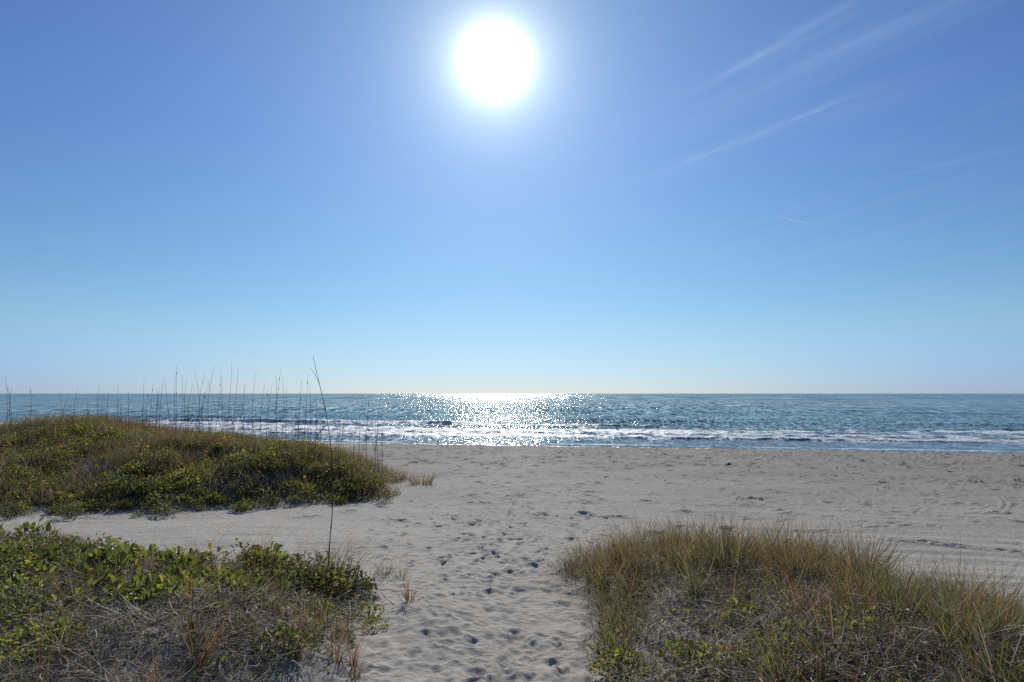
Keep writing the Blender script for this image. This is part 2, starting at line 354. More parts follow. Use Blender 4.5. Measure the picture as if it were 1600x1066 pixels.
class Bits:
    """collects strips (blades) and leaves"""
    def __init__(s): s.V = []; s.L = []; s.T = []; s.Cc = []; s.n = 0
    def add(s, V, Fc, Cc):
        Fc = np.asarray(Fc)
        s.V.append(V); s.L.append((Fc + s.n).ravel()); s.T.append(np.full(len(Fc), Fc.shape[1])); s.Cc.append(Cc); s.n += len(V)
    def blades(s, base, length, az, lean, bend, width, col, segs=4, curl=None, tipcol=None, taper=0.8):
        N = len(base); t = np.linspace(0, 1, segs + 1)
        ang = lean[:, None] + bend[:, None] * t[None]
        azz = az[:, None] + (curl[:, None] * t[None] if curl is not None else 0)
        am = 0.5 * (ang[:, 1:] + ang[:, :-1]); dl = (length / segs)[:, None]
        if curl is None: azm = np.broadcast_to(azz, am.shape)
        else: azm = 0.5 * (azz[:, 1:] + azz[:, :-1])
        hx = np.cumsum(np.sin(am) * np.cos(azm) * dl, 1); hy = np.cumsum(np.sin(am) * np.sin(azm) * dl, 1); hz = np.cumsum(np.cos(am) * dl, 1)
        z0 = np.zeros((N, 1))
        P = np.stack([np.concatenate([z0, hx], 1), np.concatenate([z0, hy], 1), np.concatenate([z0, hz], 1)], -1) + base[:, None, :]
        tw = rng.uniform(0, math.pi, N)
        wd = np.stack([np.cos(tw), np.sin(tw), rng.normal(0, .25, N)], -1)
        w = (width[:, None] * (1 - taper * t[None] ** 1.4))[..., None] * 0.5
        A = P - wd[:, None, :] * w; B = P + wd[:, None, :] * w
        V = np.stack([A, B], 2).reshape(-1, 3)
        k = np.arange(N)[:, None] * (2 * (segs + 1)) + 2 * np.arange(segs)[None, :]
        Fc = np.stack([k, k + 1, k + 3, k + 2], -1).reshape(-1, 4)
        tc_ = col if tipcol is None else tipcol
        cc = col[:, None, :] * (1 - t[None, :, None]) + tc_[:, None, :] * t[None, :, None]
        cc = np.repeat(cc, 2, 1).reshape(-1, 3)
        s.add(V, Fc, cc)
    def leaves(s, base, length, width, az, elev, col, fold=0.25):
        """az: direction the leaf points; elev: angle above horizontal"""
        N = len(base)
        d = np.stack([np.cos(elev) * np.cos(az), np.cos(elev) * np.sin(az), np.sin(elev)], -1)
        sd_ = np.stack([-np.sin(az), np.cos(az), rng.normal(0, .35, N)], -1); sd_ /= np.linalg.norm(sd_, axis=1)[:, None]
        up = np.cross(d, sd_)
        tt = [0, .3, .72, 1.0, .72, .3, .52]; ss = [0, .42, .42, 0, -.42, -.42, 0]; uu = [0, 1, 1, -.4, 1, 1, 0]
        V = np.stack([base + d * (length * a)[:, None] + sd_ * (width * b)[:, None] + up * (width * fold * c)[:, None] for a, b, c in zip(tt, ss, uu)], 1).reshape(-1, 3)
        k = np.arange(N)[:, None] * 7
        f = np.array([[0, 1, 6], [1, 2, 6], [2, 3, 6], [3, 4, 6], [4, 5, 6], [5, 0, 6]])
        Fc = (k[:, :, None] + f[None]).reshape(-1, 3)
        s.add(V, Fc, np.repeat(col, 7, 0))
    def tube(s, pts, rad, col, sides=5):
        pts = np.array(pts, float); n = len(pts); rad = np.broadcast_to(np.asarray(rad, float), (n,))
        tg = np.gradient(pts, axis=0); tg /= np.linalg.norm(tg, axis=1)[:, None]
        ref = np.array([0.3, 1, 0.1]); a = np.cross(tg, ref); a /= np.linalg.norm(a, axis=1)[:, None]; b = np.cross(tg, a)
        th = np.arange(sides) * 2 * math.pi / sides
        V = (pts[:, None, :] + rad[:, None, None] * (np.cos(th)[None, :, None] * a[:, None, :] + np.sin(th)[None, :, None] * b[:, None, :])).reshape(-1, 3)
        i = np.arange(n - 1)[:, None] * sides; j = np.arange(sides)[None]; j2 = (j + 1) % sides
        Fc = np.stack([i + j, i + j2, i + sides + j2, i + sides + j], -1).reshape(-1, 4)
        s.add(V, Fc, np.tile(np.array(col, float), (len(V), 1)))
    def mesh(s, name, material, smooth=True):
        V = np.concatenate(s.V); L = np.concatenate(s.L); T = np.concatenate(s.T); cc = np.concatenate(s.Cc)
        st_ = np.concatenate([[0], np.cumsum(T)[:-1]])
        return raw_mesh(name, V, L, st_, T, {'col': np.clip(cc, 0, 1)}, material, smooth)

# ------------------------------------------------------------------ beach mesh (finer where the path and dunes are)
fine = np.arctan(np.arange(-1.02, 1.0201, 0.0028))
coarse = np.linspace(fine[-1] + 0.03, 2 * math.pi + fine[0] - 0.03, 90)
TH = np.concatenate([fine, coarse]); NF = len(fine)
rr = [0.6]
while rr[-1] < 2.5: rr.append(rr[-1] * 1.06)
while rr[-1] < 14: rr.append(rr[-1] * 1.0032)
while rr[-1] < 50: rr.append(rr[-1] * 1.0042)
while rr[-1] < 30000: rr.append(rr[-1] * 1.12)
RR = np.array(rr)
TT, RA = np.meshgrid(TH, RR)
GX = RA * np.sin(TT); GY = RA * np.cos(TT)
GZ = ground(GX, GY)
GV = GY + SL * GX
wx, wy = warp(GX, GY)
S_F = polysd(wx, wy, P_FAR); S_N = polysd(wx, wy, P_NEAR); S_R = polysd(wx, wy, P_RIGHT)
veg = np.maximum(np.maximum(sstep(-0.05, 0.5, S_F), sstep(-0.05, 0.45, S_N)), sstep(-0.05, 0.45, S_R))
near = sstep(60, 40, RA)
# general roughness of trodden, dry sand
trod = np.exp(-((GX - (-0.12 + 0.012 * GY)) / (0.9 + 0.07 * GY)) ** 2) * (1 - 0.7 * veg)
GZ += near * (0.012 * fbm(GX * 2.6, GY * 2.6, 4, 31) + 0.010 * fbm(GX * 8, GY * 8, 4, 32, .65)) * (1 - 0.5 * sstep(9, 14, RA))
rdg = (1 - np.abs(vnoise(GX * 4.6 + .8 * vnoise(GX * 3, GY * 3, 38), GY * 2.6 + .8 * vnoise(GX * 3, GY * 3, 39), 36))) ** 2 * .020 + (1 - np.abs(vnoise(GX * 10 + .6 * GY, GY * 7, 37))) ** 2 * .008
GZ += near * trod * (rdg * sstep(24, 12, RA) + 0.022 * fbm(GX * 2.0, GY * 2.0, 4, 33, 0.6))
GZ += near * veg * 0.03 * fbm(GX * 5, GY * 5, 3, 34)
# grooves left by a beach rake, running along the shore on the right
rk = sstep(2.0, 5.0, GX) * sstep(8.5, 10, GV) * sstep(19, 15, GV)
GZ += near * rk * (0.010 * np.sin((GV + 0.5 * vnoise(GX * 0.15, GY * 0.15, 41)) * 11) * (0.5 + 0.5 * vnoise(GX * 0.2, GV * 1.3, 42)) + 0.018 * vnoise(GX * 0.12, GV * 2.4, 43))
rk2 = sstep(-1.0, -2.2, GX) * sstep(8.5, 10, GY) * sstep(14.5, 13, GY)
GZ += near * rk2 * 0.010 * vnoise(GX * 0.6, GY * 4, 44)
def stamp(cx, cy, L, W, a, depth):
    r = math.hypot(cx, cy); th = math.atan2(cx, cy); m = L * 1.2
    i0, i1 = np.searchsorted(RR, [r - m, r + m]); j0, j1 = np.searchsorted(fine, [th - m / r, th + m / r])
    if i1 - i0 < 2 or j1 - j0 < 2: return
    X = GX[i0:i1, j0:j1] - cx; Y = GY[i0:i1, j0:j1] - cy
    u = (X * math.cos(a) + Y * math.sin(a)) / (L * .5); w = (-X * math.sin(a) + Y * math.cos(a)) / (W * .5)
    q = np.sqrt(u * u + w * w) * (1 + 0.22 * math.sin(cx * 37 + cy * 19) * np.cos(2 * np.arctan2(w, u) + cx * 11)) + 0.22 * vnoise(X * 14 + cx * 5, Y * 14 + cy * 3, 8)
    q = np.maximum(q, 0)
    GZ[i0:i1, j0:j1] += -depth * (1 - sstep(-0.15, 1.15, q)) + 0.40 * depth * np.exp(-((q - 1.25) / 0.35) ** 2) * (0.6 + 0.6 * sstep(-1, 1, vnoise(X * 8 + cy, Y * 8 - cx, 9)))
for k in range(1800):            # the path to the water
    y = 3.2 + 42 * rng.random() ** 1.35
    if y > 43: continue
    x = -0.12 + 0.012 * y + rng.normal(0, 0.42 + 0.062 * y)
    if polysd(np.array(x), np.array(y), P_RIGHT) > 0.2 or polysd(np.array(x), np.array(y), P_NEAR) > 0.2: continue
    s_ = rng.uniform(.6, 1.1); stamp(x, y, 0.26 * s_, 0.13 * s_, math.pi / 2 + rng.normal(0, .35), float(np.clip(.009 + rng.exponential(.006), 0, .027)) * (1.7 if y > 9 else 1))
for k in range(2600):            # strollers along the beach, thickest near the water
    v = 44.5 - abs(rng.normal(0, 9)) if rng.random() < .75 else rng.uniform(12, 42)
    x = rng.uniform(-9, 30); y = v - SL * x
    if y < 12 or polysd(np.array(x), np.array(y), P_FAR) > -0.3: continue
    s_ = rng.uniform(.9, 1.5) * (1 + .35 * (y > 25)); stamp(x, y, .3 * s_, .2 * s_, rng.uniform(0, 3.14), rng.uniform(.03, .07) * (1 + .5 * (y > 25)))
for k in range(170):             # a churned patch by the right edge
    x = rng.normal(16.5, 3.2); y = 20.5 + rng.normal(0, .9) - 0.1 * (x - 16)
    stamp(x, y, .4, .22, rng.uniform(0, 3.14), rng.uniform(.04, .08))
for k in range(120):
    x = rng.uniform(4, 14); y = rng.uniform(12.5, 19)
    stamp(x, y, .3, .16, rng.uniform(-.5, .5), rng.uniform(.02, .045))
def to_ground(px, py, z=1.0):
    r = ray(px, py); t = (z - CAM_Z) / r[2]; return r[0] * t, r[1] * t
def groove(pts, width, depth, step=0.10):
    P = np.array([to_ground(*p) for p in pts])
    for a, b in zip(P[:-1], P[1:]):
        n = max(2, int(np.hypot(*(b - a)) / step))
        an = math.atan2(b[1] - a[1], b[0] - a[0])
        for t in np.arange(n) / n:
            c = a + (b - a) * t + rng.normal(0, .008, 2); stamp(c[0], c[1], width * 1.6, width, an, depth * rng.uniform(.5, .9))
def curve(pts, n=10):
    P = np.array(pts, float); out = []
    for i in range(len(P) - 1):
        p0 = P[max(i - 1, 0)]; p1 = P[i]; p2 = P[i + 1]; p3 = P[min(i + 2, len(P) - 1)]
        for t in np.linspace(0, 1, n, endpoint=False):
            out.append(0.5 * ((2 * p1) + (-p0 + p2) * t + (2 * p0 - 5 * p1 + 4 * p2 - p3) * t * t + (-p0 + 3 * p1 - 3 * p2 + p3) * t ** 3))
    out.append(P[-1]); return out
# wheel tracks and turning loops
groove(curve([(1080, 783), (1200, 787), (1300, 794), (1400, 799), (1500, 799), (1560, 790), (1572, 776), (1560, 768)]), .13, .03)
groove(curve([(1150, 781), (1230, 783), (1262, 775), (1250, 766)]), .12, .02)
groove(curve([(1320, 794), (1345, 780), (1338, 767), (1310, 762)]), .12, .02)
groove(curve([(1430, 796), (1440, 782), (1400, 770)]), .12, .018)
groove(curve([(1240, 826), (1400, 828), (1600, 836)]), .12, .022)
groove(curve([(1380, 846), (1480, 856), (1600, 868)]), .14, .025)
groove(curve([(1030, 800), (1250, 812), (1450, 815), (1600, 820)]), .10, .014)
groove(curve([(1100, 815), (1300, 835), (1500, 842), (1600, 852)]), .10, .014)
litter = np.clip(np.maximum(np.maximum(sstep(-0.15, 0.6, S_F) * 1.25 * sstep(-24, -20, GX), sstep(-0.15, 0.5, S_N)), sstep(-0.25, 0.5, S_R)) * (0.75 + 0.5 * fbm(GX * 1.2, GY * 1.2, 3, 51)), 0, 1)
wet = sstep(42.9, 45.0, GV + 0.5 * vnoise(GX * 0.12, 0 * GX, 52)) * 0.95
seaward_tone = np.clip(sstep(9, 27, GV + 1.5 * fbm(GX * .12, GY * .2, 3, 53)) * (1 - .35 * np.exp(-((GX - .2) / (1.2 + .05 * GY)) ** 2)), 0, 1)  # sand colour darkens towards the sea, less so along the path
beach = link('beach', grid_mesh('beach', GX, GY, GZ, {'seaward_tone': seaward_tone, 'wet': wet, 'litter': litter}, M_SAND))
tag(beach, 'pale grey sand beach with a trodden footprint path', 'beach', kind='structure')

# ------------------------------------------------------------------ sea
sf_ = np.arctan(np.arange(-1.3, 1.3001, 0.0016)); TS = np.concatenate([[-1.5, -1.35, -1.2, -1.0], sf_, [1.0, 1.2, 1.35, 1.5]])
rs = [26.0]
while rs[-1] < 34: rs.append(rs[-1] + 1.0)
while rs[-1] < 92: rs.append(rs[-1] + 0.17)
while rs[-1] < 400: rs.append(rs[-1] * 1.012)
while rs[-1] < 40000: rs.append(rs[-1] * 1.10)
RS = np.array(rs)
TT2, RA2 = np.meshgrid(TS, RS)
SX = RA2 * np.sin(TT2); SY = RA2 * np.cos(TT2); SV = SY + SL * SX
wv = SV + 1.1 * fbm(SX * 0.05, SY * 0.02, 3, 61) * 1.6
SZ = np.zeros_like(SX); foam = np.zeros_like(SX); shallow = np.zeros_like(SX)
fade = sstep(300, 90, RA2)
# swells rolling in
for (lam, amp, sdd) in ((9, .05, 62), (5, .03, 63), (17, .09, 64)):
    SZ += fade * amp * np.sin((SV + 1.5 * fbm(SX * .04, SY * .05, 2, sdd)) * 2 * math.pi / lam) * (0.6 + 0.5 * vnoise(SX * .06, SV * .08, sdd + 5)) * sstep(50, 60, SV)
def ridge(v0, h, front, back, along_lo, seed, wob=1.0):
    """a breaking or rising wave: steep towards the shore, gentle behind; height varies along the crest"""
    a = np.clip(along_lo + 1.0 * fbm(SX * 0.055, SX * 0 + 0.3, 3, seed), 0, 1.15)
    c = v0 + wob * 1.4 * fbm(SX * 0.045, 0 * SX, 3, seed + 1) + 0.15 * vnoise(SX * .7, SX * 0, seed + 2)
    d = SV - c
    prof = np.where(d < 0, sstep(-front, 0, d), np.exp(-(np.maximum(d, 0) / back) ** 2))
    return a * h * prof, d, a
z1, d1, a1 = ridge(60.5, .20, .6, 2.6, .62, 71)
z2, d2, a2 = ridge(73.5, .50, 1.0, 3.0, .42, 74)
z3, d3, a3 = ridge(55.0, .20, .4, 1.2, .35, 77)
z4, d4, a4 = ridge(88.0, .35, 3.0, 5.0, .35, 81)
lump = fbm(SX * 1.3, SY * 1.1, 4, 84)
SZ += z1 + z2 + z3 + z4
foam = np.maximum(foam, a1 * np.exp(-((d1 - 0.2) / 1.1) ** 2) * 1.1)
foam = np.maximum(foam, (0.42 + .35 * np.exp(-((d1 + 5.2 + 1.2 * vnoise(SX * .1, SX * 0, 93)) / .8) ** 2)) * sstep(-9.0, -4.5, d1) * sstep(1.0, -0.3, d1))
foam = np.maximum(foam, (0.45 + .25 * vnoise(SX * .07, SV * .25, 94)) * sstep(-0.5, 0.5, d1) * sstep(12.5, 7.0, d1) )
foam = np.maximum(foam, 1.0 * sstep(.30, .75, vnoise(SX * 0.045, SX * 0, 85) * .6 + .35) * np.exp(-((d2 + 0.2) / .9) ** 2))
foam = np.maximum(foam, 0.72 * np.exp(-((d2 + 3.0) / 2.0) ** 2) * sstep(-.3, .5, vnoise(SX * .05, SX * 0, 86)))
foam = np.maximum(foam, 0.5 * a3 * np.exp(-((d3) / .8) ** 2))
edge = SHORE + 0.55 * fbm(SX * .12, SX * 0, 3, 87) + 0.9
foam = np.maximum(foam, 0.95 * np.exp(-((SV - edge) / .22) ** 2) * sstep(-.35, .3, vnoise(SX * .13, SX * 0, 88)))
foam *= sstep(45.0, 46.2, SV)
SZ += 0.16 * np.clip(foam, 0, 1) * lump * sstep(51, 56, SV)
SZ += 0.02 * fbm(SX * 1.5, SY * .8, 3, 89) * sstep(110, 80, RA2)
SZ += 0.02 * sstep(50, 46.5, SV)
shallow = np.clip(sstep(60, 50, SV) * .15 + 1.0 * a2 * np.exp(-((d2 + .5) / 1.0) ** 2) + .8 * a1 * np.exp(-((d1 + .4) / .5) ** 2) + .5 * a4 * np.exp(-((d4 + 1) / 2.) ** 2), 0, 1)
sea = link('sea', grid_mesh('sea', SX, SY, SZ, {'foam': foam, 'shallow': shallow, 'milky': sstep(73, 58, SV + 2 * fbm(SX * .05, SY * .1, 3, 90)) * .65}, M_SEA, closed=False))
tag(sea, 'blue green sea with sun glitter and white surf', 'sea', kind='structure')

# ------------------------------------------------------------------ plants
def gz(x, y):
    """ground height with the coarser sand relief"""
    return ground(x, y)
def pick(cols, w, n):
    c = np.array(cols)[rng.choice(len(cols), n, p=np.array(w) / sum(w))] * 1.12
    return c * rng.uniform(.75, 1.25, (n, 1)) * rng.uniform(.93, 1.07, (n, 3))
GREEN = (.085, .105, .025); OLIVE = (.085, .092, .048); TAN = (.23, .21, .17); RUST = (.17, .082, .038); BROWN = (.115, .085, .056); GREY = (.34, .31, .27); BRIGHT = (.16, .20, .03); YEL = (.34, .30, .05); DARK = (.045, .055, .02); ORANGE = (.27, .115, .04)
def scatter(poly, n, inset=0.0, box=None, fn=None):
    P = np.array(poly); lo = P.min(0); hi = P.max(0)
    if box: lo = np.maximum(lo, box[0]); hi = np.minimum(hi, box[1])
    out = np.zeros((0, 2))
    while len(out) < n:
        q = rng.uniform(lo, hi, (max(n, 2000), 2))
        a, b = warp(q[:, 0], q[:, 1]); k = polysd(a, b, poly) > inset
        k &= np.abs(q[:, 0]) < 0.86 * q[:, 1] + 1.2
        k &= rng.random(len(q)) < .06 + sstep(-.3, .5, polysd(a, b, poly) - inset + .75 * vnoise(q[:, 0] * 1.7, q[:, 1] * 1.7, 155))
        if fn is not None: k &= rng.random(len(q)) < fn(q[:, 0], q[:, 1])
        out = np.concatenate([out, q[k]])
    return out[:n]
def base3(q, dz=-0.01): return np.stack([q[:, 0], q[:, 1], gz(q[:, 0], q[:, 1]) + dz], -1)
BOX_F = ((-21.5, 12), (0, 26.5)); BOX_N = ((-8.5, 3.0), (0, 10.5)); BOX_R = ((0, 3.0), (8.5, 10.5))

def grass_mass(name, poly, box, n, length, width, cols, w, label, lean=0.45, fn=None, inset=0.05, segs=4, gain=1.0):
    q = scatter(poly, n, inset, box, fn)
    b = Bits()
    L = length * rng.uniform(.45, 1.25, n) * (0.75 + 0.5 * sstep(-.4, .5, fbm(q[:, 0] * 1.1, q[:, 1] * 1.1, 2, 91)))
    col = pick(cols, w, n) * gain
    b.blades(base3(q), L, rng.uniform(0, 6.28, n), np.abs(rng.normal(0, lean, n)), rng.uniform(.1, 1.3, n), width * rng.uniform(.6, 1.3, n), col, segs, tipcol=col * np.array([1.3, 1.15, 1.0]))
    return tag(link(name, b.mesh(name, M_GRASS)), label, 'grass', kind='stuff')
def straw_mass(name, poly, box, n, label, width=.007, length=.28, fn=None, inset=0.02):
    q = scatter(poly, n, inset, box, fn)
    B = base3(q, .0); B[:, 2] += rng.uniform(0, .09, n)
    b = Bits(); col = pick([GREY, TAN, BROWN, (.5, .46, .40), (.06, .048, .036)], [2.2, 2, 3, 1.6, 4.5], n)
    b.blades(B, length * rng.uniform(.4, 1.4, n), rng.uniform(0, 6.28, n), rng.uniform(1.0, 1.6, n), rng.uniform(-.2, .8, n), width * rng.uniform(.6, 1.4, n), col, 5, curl=rng.normal(0, 1.3, n))
    return tag(link(name, b.mesh(name, M_STRAW)), label, 'straw litter', kind='stuff')
def patch(seed, sc=.8, lo=0.0, hi=.35): return lambda x, y: sstep(lo, hi, fbm(x * sc, y * sc, 3, seed))
def leaf_mass(name, poly, box, n, size, cols, w, label, fn, h=.10, inset=0.0):
    q = scatter(poly, n, inset, box, fn); B = base3(q, 0); B[:, 2] += h * rng.random(n) * sstep(-.5, .6, fbm(q[:, 0] * 1.7, q[:, 1] * 1.7, 2, 95)) * 1.6 + .01
    b = Bits(); s = size * rng.uniform(.6, 1.35, n)
    b.leaves(B, s, s * rng.uniform(.6, .9, n), rng.uniform(0, 6.28, n), rng.uniform(.0, 1.2, n), pick(cols, w, n))
    return tag(link(name, b.mesh(name, M_LEAF, False)), label, 'ground cover', kind='stuff')

topness = lambda x, y: np.clip(.5 + .65 * patch(101, .6, -.25, .3)(x, y), 0, 1)
grass_mass('dune_grass', P_FAR, BOX_F, 48000, .38, .010, [GREEN, OLIVE, TAN, RUST, BROWN, DARK], [1.6, 3.0, 2.0, 1.8, 4.5, 1.5], 'dense olive and brown grass covering the far left dune', fn=topness, inset=.5, gain=1.4)
grass_mass('dune_grass', P_NEAR, BOX_N, 3200, .20, .006, [GREEN, OLIVE, TAN, RUST, BROWN], [2, 2, 3, 2, 3], 'sparse short grass between the vines on the near left dune', fn=patch(102, 1.0, -.1, .4))
grass_mass('dune_grass', P_RIGHT, BOX_R, 14000, .25, .0055, [GREEN, OLIVE, TAN, RUST, BROWN, DARK], [3, 3, 3, 1, 3, 2.5], 'fine olive and tan grass covering the near right dune', fn=lambda x, y: np.clip(.25 + .85 * patch(103, .9, -.2, .35)(x, y), 0, 1))
grass_mass('dune_grass', P_FAR, BOX_F, 22000, .42, .010, [(.15, .095, .065), RUST, TAN, OLIVE, BROWN], [4, 2, 1.5, 2, 3], 'brown and rusty dry grass on the top of the far left dune', fn=lambda x, y: sstep(17.0, 21.5, y + .12 * (x + 11)) * (.3 + .7 * patch(131, .5, -.3, .2)(x, y)), inset=.6, gain=1.4)
grass_mass('dune_grass', P_FAR, BOX_F, 3200, .34, .010, [(.16, .10, .07), TAN, OLIVE, BROWN, GREEN, DARK], [2, 1.2, 3, 3, 2, 2], 'tan and brown grass thinning out over the right tip of the far left dune', fn=lambda x, y: sstep(-6.5, -3.5, x), inset=-.15, gain=1.25)
straw_mass('straw_litter', P_FAR, BOX_F, 24000, 'dead grey brown straw lying under the far dune plants', .012, .35, inset=-.3)
straw_mass('straw_litter', P_NEAR, BOX_N, 21000, 'curled dead grass and twigs lying over the near left dune', .0055, .24, fn=lambda x, y: np.clip((4.6 / y) ** 2, 0, 1))
straw_mass('straw_litter', P_RIGHT, BOX_R, 22000, 'curled pale dead grass lying over the near right dune', .0058, .26, fn=lambda x, y: np.clip((5.0 / y) ** 2, 0, 1))
leaf_mass('ground_cover', P_FAR, BOX_F, 34000, .05, [GREEN, BRIGHT, (.22, .26, .04), YEL, DARK, RUST], [3, 4, 3, 1.5, 1.2, 1.2], 'green leafy creeper patches on the face of the far left dune', lambda x, y: patch(104, .55, -.08, .25)(x, y) * sstep(21.5, 15.5, y + .25 * x), .22, .1)
leaf_mass('ground_cover', P_NEAR, BOX_N, 13000, .036, [GREEN, BRIGHT, OLIVE, YEL, DARK, BROWN], [3, 3, 2, 1, 2, 1], 'small green leafy creeper on the near left dune', lambda x, y: patch(105, .8, -.05, .22)(x, y) * sstep(3.5, 6.5, y - .12 * x), .14, .05)
leaf_mass('ground_cover', P_RIGHT, BOX_R, 7000, .034, [GREEN, BRIGHT, OLIVE, YEL, BROWN], [3, 2.5, 3, 1, 1.5], 'small green creeper leaves among the grass on the near right dune', patch(106, .9, .0, .3), .12, .1)

# --- grass clumps, one object each
def clump_mesh(name, n, length, rad, width, cols, w, lean=.35, tip=1.2):
    b = Bits(); a = rng.uniform(0, 6.28, n); r = rad * np.sqrt(rng.random(n))
    base = np.stack([r * np.cos(a), r * np.sin(a), np.full(n, -.02)], -1)
    col = pick(cols, w, n)
    b.blades(base, length * rng.uniform(.4, 1.15, n), a + rng.normal(0, .5, n), np.abs(rng.normal(0.05, lean, n)) + r / rad * .15, rng.uniform(0, .9, n), width * rng.uniform(.7, 1.3, n), col, 6, tipcol=col * np.array([1.35, 1.15, .95]) * tip)
    return b.mesh(name, M_GRASS)
def clumps(variants, poly, box, n, label, cat, group, smin=.7, smax=1.25, fn=None, inset=.1, name='grass_clump'):
    q = scatter(poly, n, inset, box, fn)
    for k, (x, y) in enumerate(q):
        o = link(name, variants[k % len(variants)], None, (x, y, float(gz(x, y))))
        o.rotation_euler = (rng.normal(0, .08), rng.normal(0, .08), rng.uniform(0, 6.28)); s = rng.uniform(smin, smax); o.scale = (s, s, s)
        tag(o, label, cat, group)
green_v = [clump_mesh('green_clump', 60, .42, .07, .008, [GREEN, OLIVE, BRIGHT, RUST, TAN], [4, 4, 1, 1, 1.4], .28) for _ in range(4)]
tan_v = [clump_mesh('tan_clump', 85, .48, .11, .0055, [TAN, OLIVE, BROWN, RUST, GREEN, DARK], [2.6, 3, 4, .9, 2.6, 1.6], .38) for _ in range(4)]
rust_v = [clump_mesh('rust_clump', 26, .36, .05, .009, [RUST, ORANGE, OLIVE, BROWN, GREEN], [4, .8, 2, 2, 1.5], .3) for _ in range(3)]
wisp_v = [clump_mesh('wispy_clump', 16, .62, .08, .0045, [TAN, BROWN, RUST, OLIVE], [2, 3, 2, 2], .4) for _ in range(4)]
rim = lambda x, y: sstep(6.0, 8.6, y + .22 * x)
clumps(tan_v, P_RIGHT, BOX_R, 70, 'tan and olive grass clump along the far rim of the near right dune', 'grass clump', 'tan grass clumps on the near right dune', fn=rim)
clumps(green_v, P_RIGHT, BOX_R, 34, 'upright green and orange grass clump on the near right dune', 'grass clump', 'green grass clumps on the near right dune', .6, 1.15)
clumps(rust_v, P_RIGHT, BOX_R, 26, 'rust coloured grass clump on the near right dune', 'grass clump', 'rusty grass clumps on the near right dune', .6, 1.1)
clumps(wisp_v, P_RIGHT, BOX_R, 36, 'tall wispy dry grass tuft above the near right dune rim', 'grass tuft', 'wispy grass on the near right dune', .7, 1.15, fn=rim, name='grass_tuft')
clumps(green_v, P_NEAR, BOX_N, 14, 'green and orange grass clump on the near left dune', 'grass clump', 'green grass clumps on the near left dune', .45, .85, fn=lambda x, y: (x > -4.5) * 1.0)
clumps(rust_v, P_NEAR, BOX_N, 24, 'rust coloured grass clump on the near left dune', 'grass clump', 'rusty grass clumps on the near left dune', .5, .95, fn=lambda x, y: (x > -5) * 1.0)
clumps(tan_v, P_FAR, BOX_F, 60, 'olive and tan grass clump on the far left dune', 'grass clump', 'grass clumps on the far left dune', .7, 1.1, inset=.4)

# --- leafy plants: > foliage, stem
def leafy_meshes(n, rad, h, size, cols, w, upright=.6, aspect=.75):
    a = rng.uniform(0, 6.28, n); r = rad * np.sqrt(rng.random(n))
    z = h * (1 - (r / rad) ** 2 * .6) * rng.uniform(.35, 1, n)
    B = np.stack([r * np.cos(a), r * np.sin(a), z], -1)
    f = Bits(); s = size * rng.uniform(.65, 1.3, n)
    f.leaves(B, s, s * aspect * rng.uniform(.8, 1.1, n), a + rng.normal(0, .9, n), rng.uniform(upright - .5, upright + .6, n), pick(cols, w, n))
    st_ = Bits(); k = n // 2
    D = B[:k]; rr_ = np.hypot(D[:, 0], D[:, 1])
    for d in D[:min(k, 26)]:
        st_.tube([(d[0] * .3, d[1] * .3, -.02), (d[0] * .8, d[1] * .8, d[2] * .5), tuple(d)], [.004, .003, .002], BROWN, 4)
    return f.mesh('foliage', M_LEAF, False), st_.mesh('stem', M_STEM)
def empty(name, loc, rz=0.0, s=1.0):
    o = bpy.data.objects.new(name, None); C.objects.link(o); o.location = loc; o.rotation_euler = (0, 0, rz); o.scale = (s, s, s); o.empty_display_size = .1
    return o
def leafy(variant, x, y, s, label, cat, group=None, name='leafy_plant', dz=0):
    r = empty(name, (x, y, float(gz(x, y)) + dz), rng.uniform(0, 6.28), s)
    link('foliage', variant[0], r); link('stem', variant[1], r)
    return tag(r, label, cat, group)
vine_v = [leafy_meshes(34, .20, .20, .085, [GREEN, BRIGHT, (.20, .25, .04), YEL, RUST], [4, 4, 2.5, .8, .6], .8, .72) for _ in range(5)]
fine_v = [leafy_meshes(150, .20, .17, .036, [BRIGHT, (.24, .29, .045), GREEN, YEL], [4, 3, 2, 1.2], .6, .8) for _ in range(4)]
dark_v = [leafy_meshes(120, .22, .26, .05, [GREEN, DARK, OLIVE, BROWN, BRIGHT], [4, 2, 2, 1, 1], .6, .7) for _ in range(3)]
shrub_v = [leafy_meshes(420, .55, .36, .055, [GREEN, BRIGHT, OLIVE, DARK, BROWN], [4, 3, 2, 1.5, 1], .5, .7) for _ in range(4)]
def place(vs, poly, box, n, label, cat, group, smin, smax, fn=None, inset=.1, name='leafy_plant'):
    q = scatter(poly, n, inset, box, fn)
    for k, (x, y) in enumerate(q): leafy(vs[k % len(vs)], x, y, rng.uniform(smin, smax), label, cat, group, name)
place(vine_v, P_NEAR, BOX_N, 46, 'broad round leaved vine sprig on the near left dune', 'vine', 'broad leaved vines on the near left dune', .7, 1.15, lambda x, y: sstep(4.8, 7.0, y) * (x < -2.4) * (.1 + patch(111, .7, -.3, .2)(x, y)), name='beach_vine')
place(fine_v, P_NEAR, BOX_N, 30, 'bright green small leaved plant on the near left dune', 'plant', 'bright small leaved plants on the near left dune', .6, 1.2, lambda x, y: patch(112, .6, -.3, .2)(x, y))
place(fine_v, P_RIGHT, BOX_R, 14, 'bright green small leaved plant among grass on the near right dune', 'plant', 'small leaved plants on the near right dune', .5, .9, lambda x, y: (y < 8) * 1.0)
place(vine_v, P_RIGHT, BOX_R, 12, 'round leaved vine sprig among grass on the near right dune', 'vine', 'vine sprigs on the near right dune', .5, .8, name='beach_vine')
